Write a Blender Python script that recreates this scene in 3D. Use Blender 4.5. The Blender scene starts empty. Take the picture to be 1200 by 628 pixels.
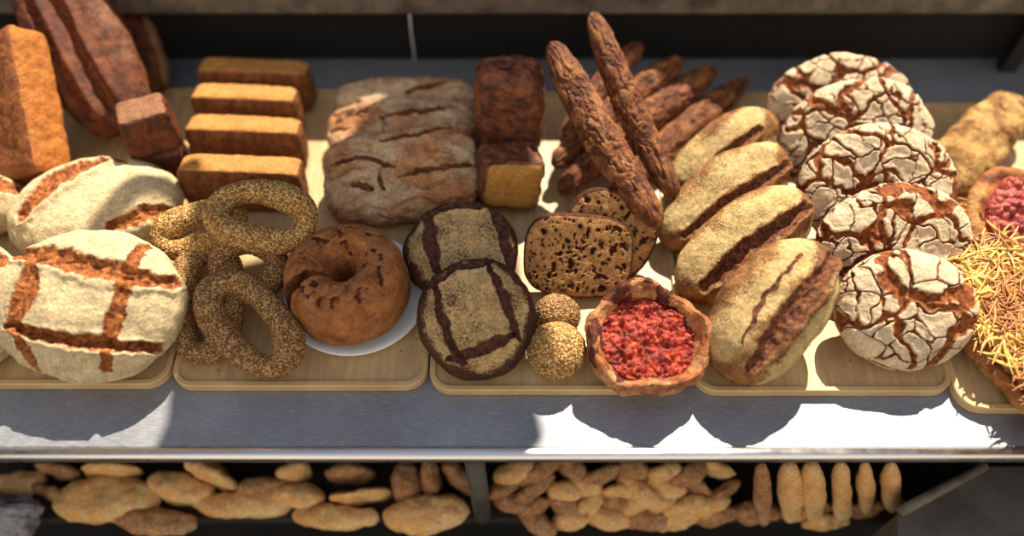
import bpy, math, random
import numpy as np
from mathutils import Matrix, Vector
random.seed(7); rng = np.random.RandomState(11)
C = bpy.context.scene.collection
# ------------------------------------------------------------------ camera maths (1200 x 628 frame)
FPX = 950.0; PITCH = math.radians(55); DIST = 1.12
FW = np.array([0, math.cos(PITCH), -math.sin(PITCH)])
UP = np.array([0, math.sin(PITCH), math.cos(PITCH)])
RT = np.array([1.0, 0, 0])
CAM = -FW*DIST
def ray(px, py):
    return FW + RT*(px-600)/FPX - UP*(py-314)/FPX
def P(px, py, z=0.0):
    d = ray(px, py); t = (z-CAM[2])/d[2]
    return CAM + d*t
def PY(px, py, y):
    d = ray(px, py); t = (y-CAM[1])/d[1]
    return CAM + d*t
def mpp(p):
    return float(np.dot(p-CAM, FW))/FPX
# ------------------------------------------------------------------ numpy noise
_perm = np.arange(512) % 256
_p = np.arange(256); rng.shuffle(_p); _perm = np.concatenate([_p, _p, _p])
_g = rng.normal(size=(256, 3)); _g /= np.linalg.norm(_g, axis=1)[:, None]
def perlin(Q):
    i = np.floor(Q).astype(int); f = Q-i; i &= 255
    u = f*f*f*(f*(f*6-15)+10); out = 0
    for dx in (0, 1):
        wx = u[:, 0] if dx else 1-u[:, 0]
        for dy in (0, 1):
            wy = u[:, 1] if dy else 1-u[:, 1]
            for dz in (0, 1):
                wz = u[:, 2] if dz else 1-u[:, 2]
                h = _perm[(_perm[(_perm[(i[:, 0]+dx) & 255]+i[:, 1]+dy) & 255]+i[:, 2]+dz) & 255]
                g = _g[h]
                out = out + wx*wy*wz*((f[:, 0]-dx)*g[:, 0]+(f[:, 1]-dy)*g[:, 1]+(f[:, 2]-dz)*g[:, 2])
    return out*1.6
def fbm(Q, o=4, g=.5):
    s = 0; a = 1; t = 0
    for k in range(o):
        s = s+a*perlin(Q*(2**k)+k*17.3); t += a; a *= g
    return s/t
def ridged(Q, o=4):
    s = 0; a = 1; t = 0
    for k in range(o):
        s = s+a*(1-2*np.abs(perlin(Q*(2**k)+k*9.1))); t += a; a *= .5
    return s/t
def voro(Q):
    i = np.floor(Q).astype(int)
    F1 = np.full(len(Q), 9.); F2 = F1.copy(); ID = np.zeros(len(Q), int)
    for dx in (-1, 0, 1):
        for dy in (-1, 0, 1):
            for dz in (-1, 0, 1):
                c = i+np.array([dx, dy, dz]); m = c & 255
                h = _perm[(_perm[(_perm[m[:, 0]]+m[:, 1]) & 255]+m[:, 2]) & 255]
                pt = c+.5+_g[h]*.48
                d = np.linalg.norm(Q-pt, axis=1)
                closer = d < F1
                F2 = np.where(closer, F1, np.minimum(F2, d)); ID = np.where(closer, h, ID); F1 = np.where(closer, d, F1)
    return F1, F2, ID
def sstep(a, b, x):
    t = np.clip((x-a)/(b-a), 0, 1); return t*t*(3-2*t)
# ------------------------------------------------------------------ mesh helpers
def box_grid(nx, ny, nz):
    idx = {}; V = []; F = []
    def vid(i, j, k):
        key = (i, j, k)
        if key not in idx:
            idx[key] = len(V)
            V.append((math.tan((i/nx-.5)*1.5708), math.tan((j/ny-.5)*1.5708), math.tan((k/nz-.5)*1.5708)))
        return idx[key]
    for i in range(nx):
        for j in range(ny):
            F.append((vid(i, j, nz), vid(i+1, j, nz), vid(i+1, j+1, nz), vid(i, j+1, nz)))
            F.append((vid(i, j, 0), vid(i, j+1, 0), vid(i+1, j+1, 0), vid(i+1, j, 0)))
    for i in range(nx):
        for k in range(nz):
            F.append((vid(i, 0, k), vid(i+1, 0, k), vid(i+1, 0, k+1), vid(i, 0, k+1)))
            F.append((vid(i, ny, k), vid(i, ny, k+1), vid(i+1, ny, k+1), vid(i+1, ny, k)))
    for j in range(ny):
        for k in range(nz):
            F.append((vid(0, j, k), vid(0, j, k+1), vid(0, j+1, k+1), vid(0, j+1, k)))
            F.append((vid(nx, j, k), vid(nx, j+1, k), vid(nx, j+1, k+1), vid(nx, j, k+1)))
    return np.array(V), np.array(F)
_cache = {}
def grid(nx, ny, nz):
    if (nx, ny, nz) not in _cache: _cache[(nx, ny, nz)] = box_grid(nx, ny, nz)
    V, F = _cache[(nx, ny, nz)]; return V.copy(), F
def normals(V, F):
    n = np.cross(V[F[:, 2]]-V[F[:, 0]], V[F[:, 3]]-V[F[:, 1]])
    N = np.zeros_like(V)
    for k in range(4): np.add.at(N, F[:, k], n)
    return N/(np.linalg.norm(N, axis=1)[:, None]+1e-12)
def mk(name, V, F, mat, attrs=None, parent=None, smooth=True, M=None, mats=None, midx=None):
    me = bpy.data.meshes.new(name)
    V = np.asarray(V, float)
    if isinstance(F, np.ndarray):
        me.vertices.add(len(V)); me.vertices.foreach_set('co', V.ravel())
        me.loops.add(F.size); me.loops.foreach_set('vertex_index', F.ravel().astype(np.int32))
        me.polygons.add(len(F)); me.polygons.foreach_set('loop_start', np.arange(0, F.size, F.shape[1], dtype=np.int32))
        me.update(calc_edges=True); me.validate()
    else:
        me.from_pydata([tuple(v) for v in V], [], [tuple(f) for f in F]); me.update()
    if smooth: me.polygons.foreach_set('use_smooth', np.ones(len(me.polygons), bool))
    for m in (mats or [mat]): me.materials.append(m)
    if midx is not None: me.polygons.foreach_set('material_index', np.asarray(midx, np.int32))
    for k, v in (attrs or {}).items():
        a = me.attributes.new(k, 'FLOAT', 'POINT'); a.data.foreach_set('value', np.asarray(v, np.float32))
    o = bpy.data.objects.new(name, me); C.objects.link(o)
    if M is not None: o.matrix_world = M
    if parent is not None: o.parent = parent
    return o
def tag(o, label=None, cat=None, group=None, kind=None):
    if label: o['label'] = label
    if cat: o['category'] = cat
    if group: o['group'] = group
    if kind: o['kind'] = kind
    return o
def empty(name, loc, R=None):
    o = bpy.data.objects.new(name, None); C.objects.link(o); o.empty_display_size = .02
    o.matrix_world = mat4(R if R is not None else np.eye(3), loc); return o
def mat4(R, t):
    M = np.eye(4); M[:3, :3] = R; M[:3, 3] = t
    return Matrix(M.tolist())
def Rx(a): c, s = math.cos(a), math.sin(a); return np.array([[1, 0, 0], [0, c, -s], [0, s, c]])
def Ry(a): c, s = math.cos(a), math.sin(a); return np.array([[c, 0, s], [0, 1, 0], [-s, 0, c]])
def Rz(a): c, s = math.cos(a), math.sin(a); return np.array([[c, -s, 0], [s, c, 0], [0, 0, 1]])
D = math.radians
# ------------------------------------------------------------------ materials
def hexc(r, g, b):
    f = lambda c: (c/255/12.92) if c/255 <= .04045 else ((c/255+.055)/1.055)**2.4
    return (f(r), f(g), f(b), 1)
class NT:
    def __init__(s, name):
        s.m = bpy.data.materials.new(name); s.m.use_nodes = True; s.t = s.m.node_tree
        s.b = s.t.nodes['Principled BSDF']; s.co = s.n('ShaderNodeTexCoord').outputs['Object']
    def n(s, ty, **k):
        x = s.t.nodes.new(ty)
        for a, v in k.items(): setattr(x, a, v)
        return x
    def l(s, a, b): s.t.links.new(a, b)
    def val(s, sock, v):
        if hasattr(v, 'links'): s.l(v, sock)
        else: sock.default_value = v
    def noise(s, sc, det=5, ro=.55, dist=0, co=None, out='Fac'):
        x = s.n('ShaderNodeTexNoise'); x.inputs['Scale'].default_value = sc; x.inputs['Detail'].default_value = det
        x.inputs['Roughness'].default_value = ro; x.inputs['Distortion'].default_value = dist
        s.l(co or s.co, x.inputs['Vector']); return x.outputs[out]
    def voro(s, sc, feat='F1', co=None, rand=1):
        x = s.n('ShaderNodeTexVoronoi', feature=feat); x.inputs['Scale'].default_value = sc
        x.inputs['Randomness'].default_value = rand
        s.l(co or s.co, x.inputs['Vector']); return x
    def math(s, op, a, b=0.0, clamp=False):
        x = s.n('ShaderNodeMath', operation=op, use_clamp=clamp)
        s.val(x.inputs[0], a); s.val(x.inputs[1], b); return x.outputs[0]
    def mr(s, v, a, b, c=0., d=1.):
        x = s.n('ShaderNodeMapRange'); x.inputs['From Min'].default_value = a; x.inputs['From Max'].default_value = b
        x.inputs['To Min'].default_value = c; x.inputs['To Max'].default_value = d
        s.l(v, x.inputs['Value']); return x.outputs[0]
    def mix(s, f, a, b):
        x = s.n('ShaderNodeMix', data_type='RGBA'); s.val(x.inputs[0], f); s.val(x.inputs[6], a); s.val(x.inputs[7], b)
        return x.outputs[2]
    def ramp(s, v, stops, interp='LINEAR'):
        x = s.n('ShaderNodeValToRGB'); r = x.color_ramp; r.interpolation = interp
        while len(r.elements) > 1: r.elements.remove(r.elements[-1])
        r.elements[0].position = stops[0][0]; r.elements[0].color = stops[0][1]
        for p, c in stops[1:]:
            e = r.elements.new(p); e.color = c
        s.l(v, x.inputs[0]); return x.outputs[0]
    def attr(s, name):
        x = s.n('ShaderNodeAttribute', attribute_name=name); return x.outputs['Fac']
    def stretch(s, sc, rot=(0, 0, 0)):
        x = s.n('ShaderNodeMapping'); x.inputs['Scale'].default_value = sc; x.inputs['Rotation'].default_value = rot
        s.l(s.co, x.inputs['Vector']); return x.outputs[0]
    def bump(s, h, dist=.001, st=1., prev=None):
        x = s.n('ShaderNodeBump'); x.inputs['Distance'].default_value = dist; x.inputs['Strength'].default_value = st
        s.l(h, x.inputs['Height'])
        if prev: s.l(prev, x.inputs['Normal'])
        return x.outputs[0]
    def fin(s, col, rough=.7, norm=None, metal=0., spec=None):
        s.val(s.b.inputs['Base Color'], col); s.val(s.b.inputs['Roughness'], rough); s.val(s.b.inputs['Metallic'], metal)
        if norm is not None: s.l(norm, s.b.inputs['Normal'])
        if spec is not None: s.b.inputs['Specular IOR Level'].default_value = spec
        return s.m
def bread_mat(name, ca, cb, flour=None, ka=None, kb=None, ns=45, fn=380, famt=.5, rough=.75, bump=1., spec=.3, grit=1.):
    t = NT(name); flour = flour or ca; ka = ka or ca; kb = kb or cb
    n1 = t.noise(ns, 7, .62, .4); n2 = t.noise(fn, 4, .7); n3 = t.noise(160, 5, .6); n4 = t.noise(28, 4, .6)
    crust = t.mix(t.mr(n1, .36, .62), ca, cb)
    ff = t.math('ADD', t.attr('flour'), t.math('MULTIPLY', t.math('SUBTRACT', n2, .5), famt*1.6))
    ff = t.math('ADD', ff, t.math('MULTIPLY', t.math('SUBTRACT', n4, .5), famt))
    col = t.mix(t.mr(ff, .33, .67), crust, t.mix(t.mr(n3, .3, .7), flour, tuple(c*.78 for c in flour[:3])+(1,)))
    kk = t.math('ADD', t.attr('crack'), t.math('MULTIPLY', t.math('SUBTRACT', n3, .5), .35))
    col = t.mix(t.mr(kk, .43, .57), col, t.mix(t.mr(n3, .38, .62), ka, kb))
    g = t.noise(fn*.75, 8, .78); g2 = t.noise(70, 5, .65)
    mu = t.math('MULTIPLY', t.mr(g, .34, .62, 1-.36*grit, 1+.16*grit), t.mr(g2, .36, .6, 1-.22*grit, 1.04))
    vm = t.n('ShaderNodeVectorMath', operation='SCALE'); t.l(col, vm.inputs[0]); t.l(mu, vm.inputs['Scale']); col = vm.outputs[0]
    b = t.bump(n2, .0016, .9*bump); b = t.bump(n3, .003, .8*bump, b); b = t.bump(g, .001, .7*bump, b)
    return t.fin(col, rough, b, spec=spec)
def seed_mat(name, stops, base, sc=330, bump=1., ns=None, patch=None):
    t = NT(name)
    warp = t.n('ShaderNodeVectorMath', operation='ADD')
    t.l(t.co, warp.inputs[0]); wn = t.n('ShaderNodeVectorMath', operation='SCALE'); t.l(t.noise(120, 2, .5, out='Color'), wn.inputs[0]); wn.inputs['Scale'].default_value = .004
    t.l(wn.outputs[0], warp.inputs[1])
    v = t.voro(sc, 'F1', warp.outputs[0])
    sep = t.n('ShaderNodeSeparateColor'); t.l(v.outputs['Color'], sep.inputs[0])
    col = t.ramp(sep.outputs[0], stops, 'CONSTANT')
    if patch:
        col = t.mix(t.mr(t.noise(18, 3, .5), .45, .6), col, t.mix(.6, col, patch))
    col = t.mix(t.mr(v.outputs['Distance'], .42, .62), col, base)
    h = t.mr(v.outputs['Distance'], 0, .6, 1, 0)
    return t.fin(col, .6, t.bump(h, .0022, bump), spec=.35)
FLOUR = hexc(240, 222, 180)
M = {}
M['floury'] = bread_mat('floury_crust', hexc(180, 140, 90), hexc(140, 96, 58), hexc(234, 210, 164), hexc(200, 124, 62), hexc(116, 54, 26), famt=.45)
M['rustic'] = bread_mat('rustic_dark_crust', hexc(92, 54, 34), hexc(58, 32, 24), hexc(222, 186, 128), hexc(110, 66, 48), hexc(64, 36, 30), famt=.9)
M['rye'] = bread_mat('rye_crust', hexc(170, 112, 62), hexc(112, 64, 34), hexc(240, 214, 176), hexc(178, 98, 44), hexc(98, 48, 22), famt=.55, fn=300)
M['batard'] = bread_mat('batard_crust', hexc(170, 118, 66), hexc(110, 66, 36), hexc(222, 190, 130), hexc(150, 92, 56), hexc(76, 38, 26), famt=1.0)
M['ciabatta'] = bread_mat('ciabatta_crust', hexc(200, 140, 92), hexc(160, 104, 66), hexc(228, 198, 160), hexc(138, 84, 52), hexc(92, 54, 34), famt=.6)
M['baguette'] = bread_mat('baguette_crust', hexc(150, 88, 48), hexc(84, 42, 24), hexc(176, 118, 66), hexc(110, 56, 30), hexc(72, 34, 20), ns=90, famt=.6, rough=.6)
M['tin'] = bread_mat('tin_loaf_crust', hexc(170, 100, 46), hexc(112, 62, 32), hexc(200, 124, 54), hexc(120, 70, 44), hexc(84, 46, 32), ns=70, famt=.6, rough=.6)
M['slab'] = bread_mat('slab_crust', hexc(150, 92, 46), hexc(104, 60, 30), hexc(208, 146, 74), hexc(160, 120, 86), hexc(120, 70, 44), ns=80, famt=.35, rough=.65)
M['split'] = bread_mat('split_loaf_crust', hexc(126, 66, 36), hexc(76, 38, 22), hexc(160, 112, 80), hexc(180, 100, 54), hexc(110, 52, 26), ns=50, famt=.5, rough=.6)
M['cocoa'] = bread_mat('dark_cake_crust', hexc(150, 84, 48), hexc(78, 40, 26), hexc(206, 146, 66), hexc(170, 112, 44), hexc(110, 66, 28), ns=60, famt=.4, rough=.45, spec=.5)
M['bundt'] = bread_mat('bundt_crust', hexc(172, 104, 58), hexc(132, 74, 40), hexc(196, 130, 76), hexc(100, 42, 28), hexc(70, 28, 20), ns=120, famt=.5, rough=.7)
M['crumb'] = bread_mat('open_crumb', hexc(190, 136, 80), hexc(150, 98, 56), hexc(216, 166, 106), hexc(96, 52, 30), hexc(60, 30, 20), ns=120, famt=.5)
M['flatloaf'] = bread_mat('flat_loaf_crust', hexc(196, 150, 84), hexc(128, 84, 44), hexc(214, 172, 104), hexc(130, 86, 46), hexc(96, 60, 34), ns=30, famt=.7)
M['pastry'] = bread_mat('pastry_crust', hexc(196, 124, 74), hexc(124, 62, 38), hexc(220, 164, 110), hexc(110, 50, 30), hexc(70, 32, 22), ns=40, famt=.8, rough=.6)
M['roll'] = bread_mat('plain_roll_crust', hexc(232, 166, 90), hexc(206, 134, 66), hexc(250, 218, 160), hexc(160, 100, 56), hexc(120, 70, 40), ns=25, famt=.8, grit=.3)
M['roll_dark'] = bread_mat('brown_roll_crust', hexc(190, 122, 72), hexc(112, 66, 40), hexc(214, 172, 126), hexc(110, 64, 40), hexc(80, 44, 30), ns=25, famt=.8)
M['sesame'] = seed_mat('sesame_seeds', [(0, hexc(160, 116, 60)), (.15, hexc(228, 188, 110)), (.45, hexc(246, 216, 148)), (.74, hexc(206, 158, 84)), (.92, hexc(110, 76, 42))], hexc(140, 94, 46), 380)
M['mixed'] = seed_mat('mixed_seeds', [(0, hexc(110, 74, 44)), (.2, hexc(214, 172, 104)), (.5, hexc(238, 204, 140)), (.74, hexc(170, 124, 74)), (.9, hexc(96, 64, 40))], hexc(120, 78, 42), 460)
def tomato():
    t = NT('tomato_topping'); n = t.noise(90, 6, .6, .6); n2 = t.noise(260, 4, .6)
    c = t.ramp(n, [(.32, hexc(66, 14, 8)), (.44, hexc(118, 24, 12)), (.56, hexc(158, 44, 22)), (.68, hexc(190, 100, 58))])
    return t.fin(c, .5, t.bump(n2, .002, .8), spec=.35)
M['tomato'] = tomato()
def berry():
    t = NT('roasted_red_topping'); n = t.noise(110, 6, .6, .6); n2 = t.noise(260, 4, .6)
    c = t.ramp(n, [(.3, hexc(74, 20, 24)), (.45, hexc(140, 44, 44)), (.58, hexc(176, 78, 62)), (.7, hexc(206, 130, 96))])
    return t.fin(c, .45, t.bump(n2, .002, .8), spec=.4)
M['berry'] = berry()
def onion(nm, a, b):
    t = NT(nm); n = t.noise(60, 4, .6)
    return t.fin(t.mix(t.mr(n, .35, .65), a, b), .4, t.bump(t.noise(300, 3, .6), .001, .5), spec=.5)
M['onion'] = onion('onion_shreds', hexc(238, 200, 104), hexc(206, 146, 66))
M['onion_brown'] = onion('browned_topping', hexc(190, 124, 58), hexc(128, 72, 36))
M['golden'] = bread_mat('golden_crust', hexc(196, 128, 64), hexc(130, 72, 38), hexc(216, 160, 96), hexc(110, 60, 34), hexc(80, 42, 28), ns=40, famt=.8, rough=.6)
def steel():
    t = NT('brushed_steel'); co = t.stretch((12, 160, 12), (0, 0, D(25))); n = t.noise(6, 4, .6, co=co)
    n2 = t.noise(4, 5, .6); v = t.voro(220); sp = t.noise(150, 2, .5)
    c = t.mix(t.mr(n2, .35, .7), hexc(158, 161, 168), hexc(124, 127, 136))
    c = t.mix(t.math('MULTIPLY', t.mr(n, .52, .66), .35), c, hexc(225, 225, 228))
    c = t.mix(t.mr(sp, .76, .80), c, hexc(70, 60, 50))
    r = t.mr(n, .3, .7, .50, .68)
    return t.fin(c, r, t.bump(n, .0004, .5), metal=.85)
M['steel'] = steel()
def lipm():
    t = NT('steel_edge'); n = t.noise(30, 4, .6)
    return t.fin(hexc(236, 234, 232), t.mr(n, .3, .7, .2, .35), None, metal=1)
M['lip'] = lipm()
def wood():
    t = NT('pale_tray_wood'); co = t.stretch((60, 5, 60)); n = t.noise(1.6, 6, .6, .3, co=co); n2 = t.noise(9, 4, .6)
    c = t.mix(t.mr(n, .35, .65), hexc(206, 178, 132), hexc(184, 152, 106))
    c = t.mix(t.mr(n2, .5, .75), c, hexc(170, 140, 100)); c = t.mix(t.mr(t.noise(110, 2, .5), .70, .74), c, hexc(110, 74, 40))
    return t.fin(c, .45, t.bump(n, .0006, .5), spec=.4)
M['wood'] = wood()
def rimm():
    t = NT('tray_rim'); return t.fin(t.mix(t.mr(t.noise(20), .3, .7), hexc(206, 178, 130), hexc(186, 152, 104)), .4)
M['rim'] = rimm()
def plain(nm, a, b=None, rough=.7, sc=20, metal=0., bd=.001):
    t = NT(nm); n = t.noise(sc, 6, .62)
    return t.fin(t.mix(t.mr(n, .35, .65), a, b or a), rough, t.bump(n, bd, .6), metal=metal)
M['black'] = plain('blackened_board', hexc(11, 9, 8), hexc(4, 4, 3), .9, 14)
M['beam'] = plain('weathered_beam', hexc(122, 110, 96), hexc(70, 62, 54), .7, 22)
M['post'] = plain('dark_iron', hexc(16, 16, 16), hexc(10, 10, 10), .5)
M['white'] = plain('white_porcelain', hexc(236, 238, 240), hexc(228, 230, 234), .15, 8, bd=.0001)
M['cord'] = plain('white_cord', hexc(200, 200, 200), hexc(180, 180, 180))
M['blocker'] = plain('shade_blocker_grey', hexc(120, 110, 96), hexc(100, 92, 80))  # grey-brown of the added out-of-frame shade blockers
M['floor'] = plain('asphalt', hexc(30, 27, 25), hexc(18, 16, 15), .9, 10)
M['grey'] = plain('grey_plastic', hexc(96, 90, 84), hexc(66, 61, 56), .5, 12)
M['paper'] = plain('pale_paper', hexc(150, 152, 160), hexc(120, 118, 126), .7, 30)
M['dkwood'] = plain('dark_shelf_wood', hexc(44, 32, 24), hexc(26, 19, 15), .8, 30)
# ------------------------------------------------------------------ generic bread body
TZ = .0085
def axes_fit(px, py, ry, h, tilt, sup, s=None):
    pass
def segd(X, Y, poly):
    d = np.full(len(X), 9.); par = np.zeros(len(X)); side = np.zeros(len(X)); L = 0
    for (x0, y0), (x1, y1) in zip(poly[:-1], poly[1:]):
        ex, ey = x1-x0, y1-y0; l2 = ex*ex+ey*ey+1e-12
        t = np.clip(((X-x0)*ex+(Y-y0)*ey)/l2, 0, 1)
        dd = np.hypot(X-x0-t*ex, Y-y0-t*ey); m = dd < d
        sd = np.sign((X-x0)*ey-(Y-y0)*ex)
        d = np.where(m, dd, d); side = np.where(m, sd, side); l = math.sqrt(l2); par = np.where(m, L+t*l, par); L += l
    return d, par/L, side
def body(a, b, c, p1=2, p2=2.2, flat=.55, n=(70, 70, 40), taper=0, bend=0):
    V, F = grid(*n)
    X, Y, Z = V.T
    X = X/np.max(np.abs(X)); Y = Y/np.max(np.abs(Y)); Z = Z/np.max(np.abs(Z))
    q = ((np.abs(X)**p1+np.abs(Y)**p1)**(p2/p1)+np.abs(Z)**p2)**(1/p2)
    # for long shapes: unit-cube point -> superellipsoid
    U = np.stack([X, Y, Z], 1)/q[:, None]
    W = U*np.array([a, b, c])
    zf = -flat*c; z = W[:, 2]
    W[:, 2] = np.where(z < zf, zf+(z-zf)*.12, z)
    if taper: W[:, 1] *= 1+taper*U[:, 0]; W[:, 2] *= 1+taper*.5*U[:, 0]
    if bend: W[:, 1] += bend*(U[:, 0]**2)
    return W, F, U
def scores_fn(polys, noise=.004):
    """polys: list of (points in metres, width, depth, ear)"""
    def f(W, N, U):
        disp = 0; crack = np.zeros(len(W))
        wx = fbm(W*60, 4)*noise*1.6; wy = fbm(W*60+31, 4)*noise*1.6
        top = sstep(-.15, .1, U[:, 2])
        for poly, w, dep, ear in polys:
            d, t, sd = segd(W[:, 0]+wx, W[:, 1]+wy, poly)
            ww = w*(.35+.65*np.sin(np.pi*np.clip(t, .06, .94))**.6)
            k = np.clip(1-.5*d/ww, 0, 1)*top
            crack = np.maximum(crack, k)
            disp = disp-dep*(1-sstep(ww*.3, ww*1.15, d))*top*(1+.5*fbm(W*130, 3))
            disp = disp+ear*np.exp(-((d-ww*1.25)/(ww*.45))**2)*top*np.where(sd > 0, 1, .3)
        return disp, crack
    return f
def local_poly(pts, cx, cy, rx, ry, ang, a, b):
    o = []
    for x, y in pts:
        dx, dy = x-cx, -(y-cy)
        c, s = math.cos(-ang), math.sin(-ang)
        u, v = (dx*c-dy*s)/rx, (dx*s+dy*c)/ry
        o.append((u*a, v*b))
    return o
def loaf(name, label, cat, cx, cy, rx, ry, h, tilt, mat, spin=0, roll=0, scores=(), p1=2, p2=2.3, flat=.55, n=(84, 84, 44),
         sup=TZ, z=None, fl=None, extra=None, lump=.004, group=None, taper=0, bend=0, lumpf=14, ysquash=None):
    ang = D(spin); R = Ry(D(roll))@Rx(D(tilt))@Rz(ang)
    p0 = P(cx, cy, (z if z is not None else sup+h)); s = mpp(p0)
    v = ray(cx, cy); v = v/np.linalg.norm(v)
    a = rx*s
    def solve(axis, rpx):  # half length in metres that spans rpx pixels
        ya = R@axis; za = R@np.array([0, 0, 1.])
        yp = 1-np.dot(ya, v)**2; zp = 1-np.dot(za, v)**2
        b2 = ((rpx*s)**2-(h*h)*zp*.75)/yp
        return math.sqrt(max(b2, (rpx*s*.6)**2))
    for _ in range(4):
        b = solve(np.array([0, 1., 0]), ry); a = solve(np.array([1., 0, 0]), rx)
        if z is None:
            e = math.sqrt((R[2, 0]*a)**2+(R[2, 1]*b)**2+(R[2, 2]*h*.8)**2); s = mpp(P(cx, cy, sup+e*.93))
    W, F, U = body(a, b, h, p1, p2, flat, n, taper, bend)
    off = (hash(name+label) % 97)*.37 if False else (sum(map(ord, label)) % 97)*.37
    N = normals(W, F)
    Q = W+off
    W = W+N*(fbm(Q*lumpf, 3)*lump*2)[:, None]
    N = normals(W, F)
    polys = [(local_poly(sc[0], cx, cy, rx, ry, ang, a, b), sc[1]*s, sc[2], sc[3]) for sc in scores]
    disp, crack = scores_fn(polys)(W, N, U) if polys else (np.zeros(len(W)), np.zeros(len(W)))
    flour = fl(W, U, Q) if fl else np.full(len(W), .5)
    if extra:
        d2, f2, c2 = extra(W, N, U, Q, a, b, h)
        disp = disp+d2
        if f2 is not None: flour = f2
        if c2 is not None: crack = np.maximum(crack, c2)
    W = W+N*(disp+fbm(Q*90, 3)*.0008)[:, None]
    zmin = (W@R.T)[:, 2].min()
    if z is None: z = sup-zmin
    loc = P(cx, cy, z)
    o = mk(name, W, F, mat, {'flour': flour, 'crack': crack}, M=mat4(R, loc))
    tag(o, label, cat, group); return o
def stick(name, label, cat, A, B, hw, hh, mat, upv=(0, -.6, .8), p1=2.4, p2=2.2, flat=.7, n=(150, 36, 30), extra=None, fl=None, group=None,
          lump=.003, taper=0, bend=0, lumpf=14):
    A = np.array(A); B = np.array(B); x = B-A; L = np.linalg.norm(x)/2; x = x/np.linalg.norm(x)
    zz = np.array(upv, float); zz -= x*np.dot(zz, x); zz /= np.linalg.norm(zz); y = np.cross(zz, x)
    R = np.stack([x, y, zz], 1)
    W, F, U = body(L, hw, hh, p1, p2, flat, n, taper, bend)
    Q = W+(sum(map(ord, label)) % 97)*.37
    N = normals(W, F); W = W+N*(fbm(Q*lumpf, 3)*lump*2)[:, None]; N = normals(W, F)
    disp = np.zeros(len(W)); crack = disp.copy(); flour = fl(W, U, Q) if fl else np.full(len(W), .5)
    if extra:
        d2, f2, c2 = extra(W, N, U, Q, L, hw, hh); disp = disp+d2
        if f2 is not None: flour = f2
        if c2 is not None: crack = c2
    W = W+N*(disp+fbm(Q*90, 3)*.0008)[:, None]
    o = mk(name, W, F, mat, {'flour': flour, 'crack': crack}, M=mat4(R, (A+B)/2))
    tag(o, label, cat, group); return o
# ------------------------------------------------------------------ the setting
YF = P(600, 541, -.006)[1]; YB = .43
def box(name, lo, hi, mat, parent=None, bev=.0):
    (x0, y0, z0), (x1, y1, z1) = lo, hi
    c = np.array([(x0+x1)/2, (y0+y1)/2, (z0+z1)/2])
    V = [(x, y, z) for x in (x0, x1) for y in (y0, y1) for z in (z0, z1)]
    V = np.array(V)-c
    F = [(0, 1, 3, 2), (4, 6, 7, 5), (0, 4, 5, 1), (2, 3, 7, 6), (0, 2, 6, 4), (1, 5, 7, 3)]
    o = mk(name, V, F, mat, smooth=False, M=mat4(np.eye(3), c))
    if bev:
        m = o.modifiers.new('bevel', 'BEVEL'); m.width = bev; m.segments = 3
    if parent is not None:
        o.matrix_world = mat4(np.eye(3), c-np.array(parent.location)); o.parent = parent
    return o
def extrude_x(name, prof, x0, x1, mat, parent=None, nx=1):
    V = []; F = []; n = len(prof)
    for i in range(nx+1):
        x = x0+(x1-x0)*i/nx
        V += [(x, y, z) for y, z in prof]
    for i in range(nx):
        for k in range(n):
            a = i*n+k; b = i*n+(k+1) % n
            F.append((a, b, b+n, a+n))
    F.append(tuple(range(n-1, -1, -1))); F.append(tuple(nx*n+k for k in range(n)))
    o = mk(name, V, F, mat, smooth=False, parent=parent); return o
tag(box('floor', (-3, -2, -.95), (3, 3, -.9), M['floor']), kind='structure')
tag(box('wall_back', (-2.2, YB+.002, -.9), (2.2, YB+.06, .097), M['black']), kind='structure')
tag(box('trim_1', (-2.2, YB-.012, .098), (2.2, YB+.075, .225), M['beam'], bev=.006), kind='structure')
counter = empty('steel_counter', (0, 0, 0)); tag(counter, 'brushed steel counter shelf with rolled front edge under all the trays', 'counter')
ym = YF+.016
top = extrude_x('top_sheet', [(YB, 0), (ym, 0), (ym, -.003), (YB, -.003)], -1.25, 1.25, M['steel'], counter)
pr = [(ym+.001, -.0005)]
for k in range(19):
    a = D(100+k*11); pr.append((YF+.0105+.0105*math.cos(a), -.0065+.0095*math.sin(a)))
pr2 = [(ym+.001, 0), (ym-.003, .0016), (ym-.008, .0026), (YF+.004, .0020), (YF+.001, -.001), (YF, -.005), (YF+.001, -.010), (YF+.005, -.0125), (YF+.012, -.012), (ym, -.008)]
lipo = extrude_x('front_edge', pr2, -1.25, 1.25, M['lip'], counter)
lipo.data.polygons.foreach_set('use_smooth', np.array([True]*(len(lipo.data.polygons)-2)+[False]*2))
extrude_x('apron', [(YF+.014, -.009), (YF+.014, -.03), (YF+.017, -.03), (YF+.017, -.009)], -1.25, 1.25, M['steel'], counter)
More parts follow.
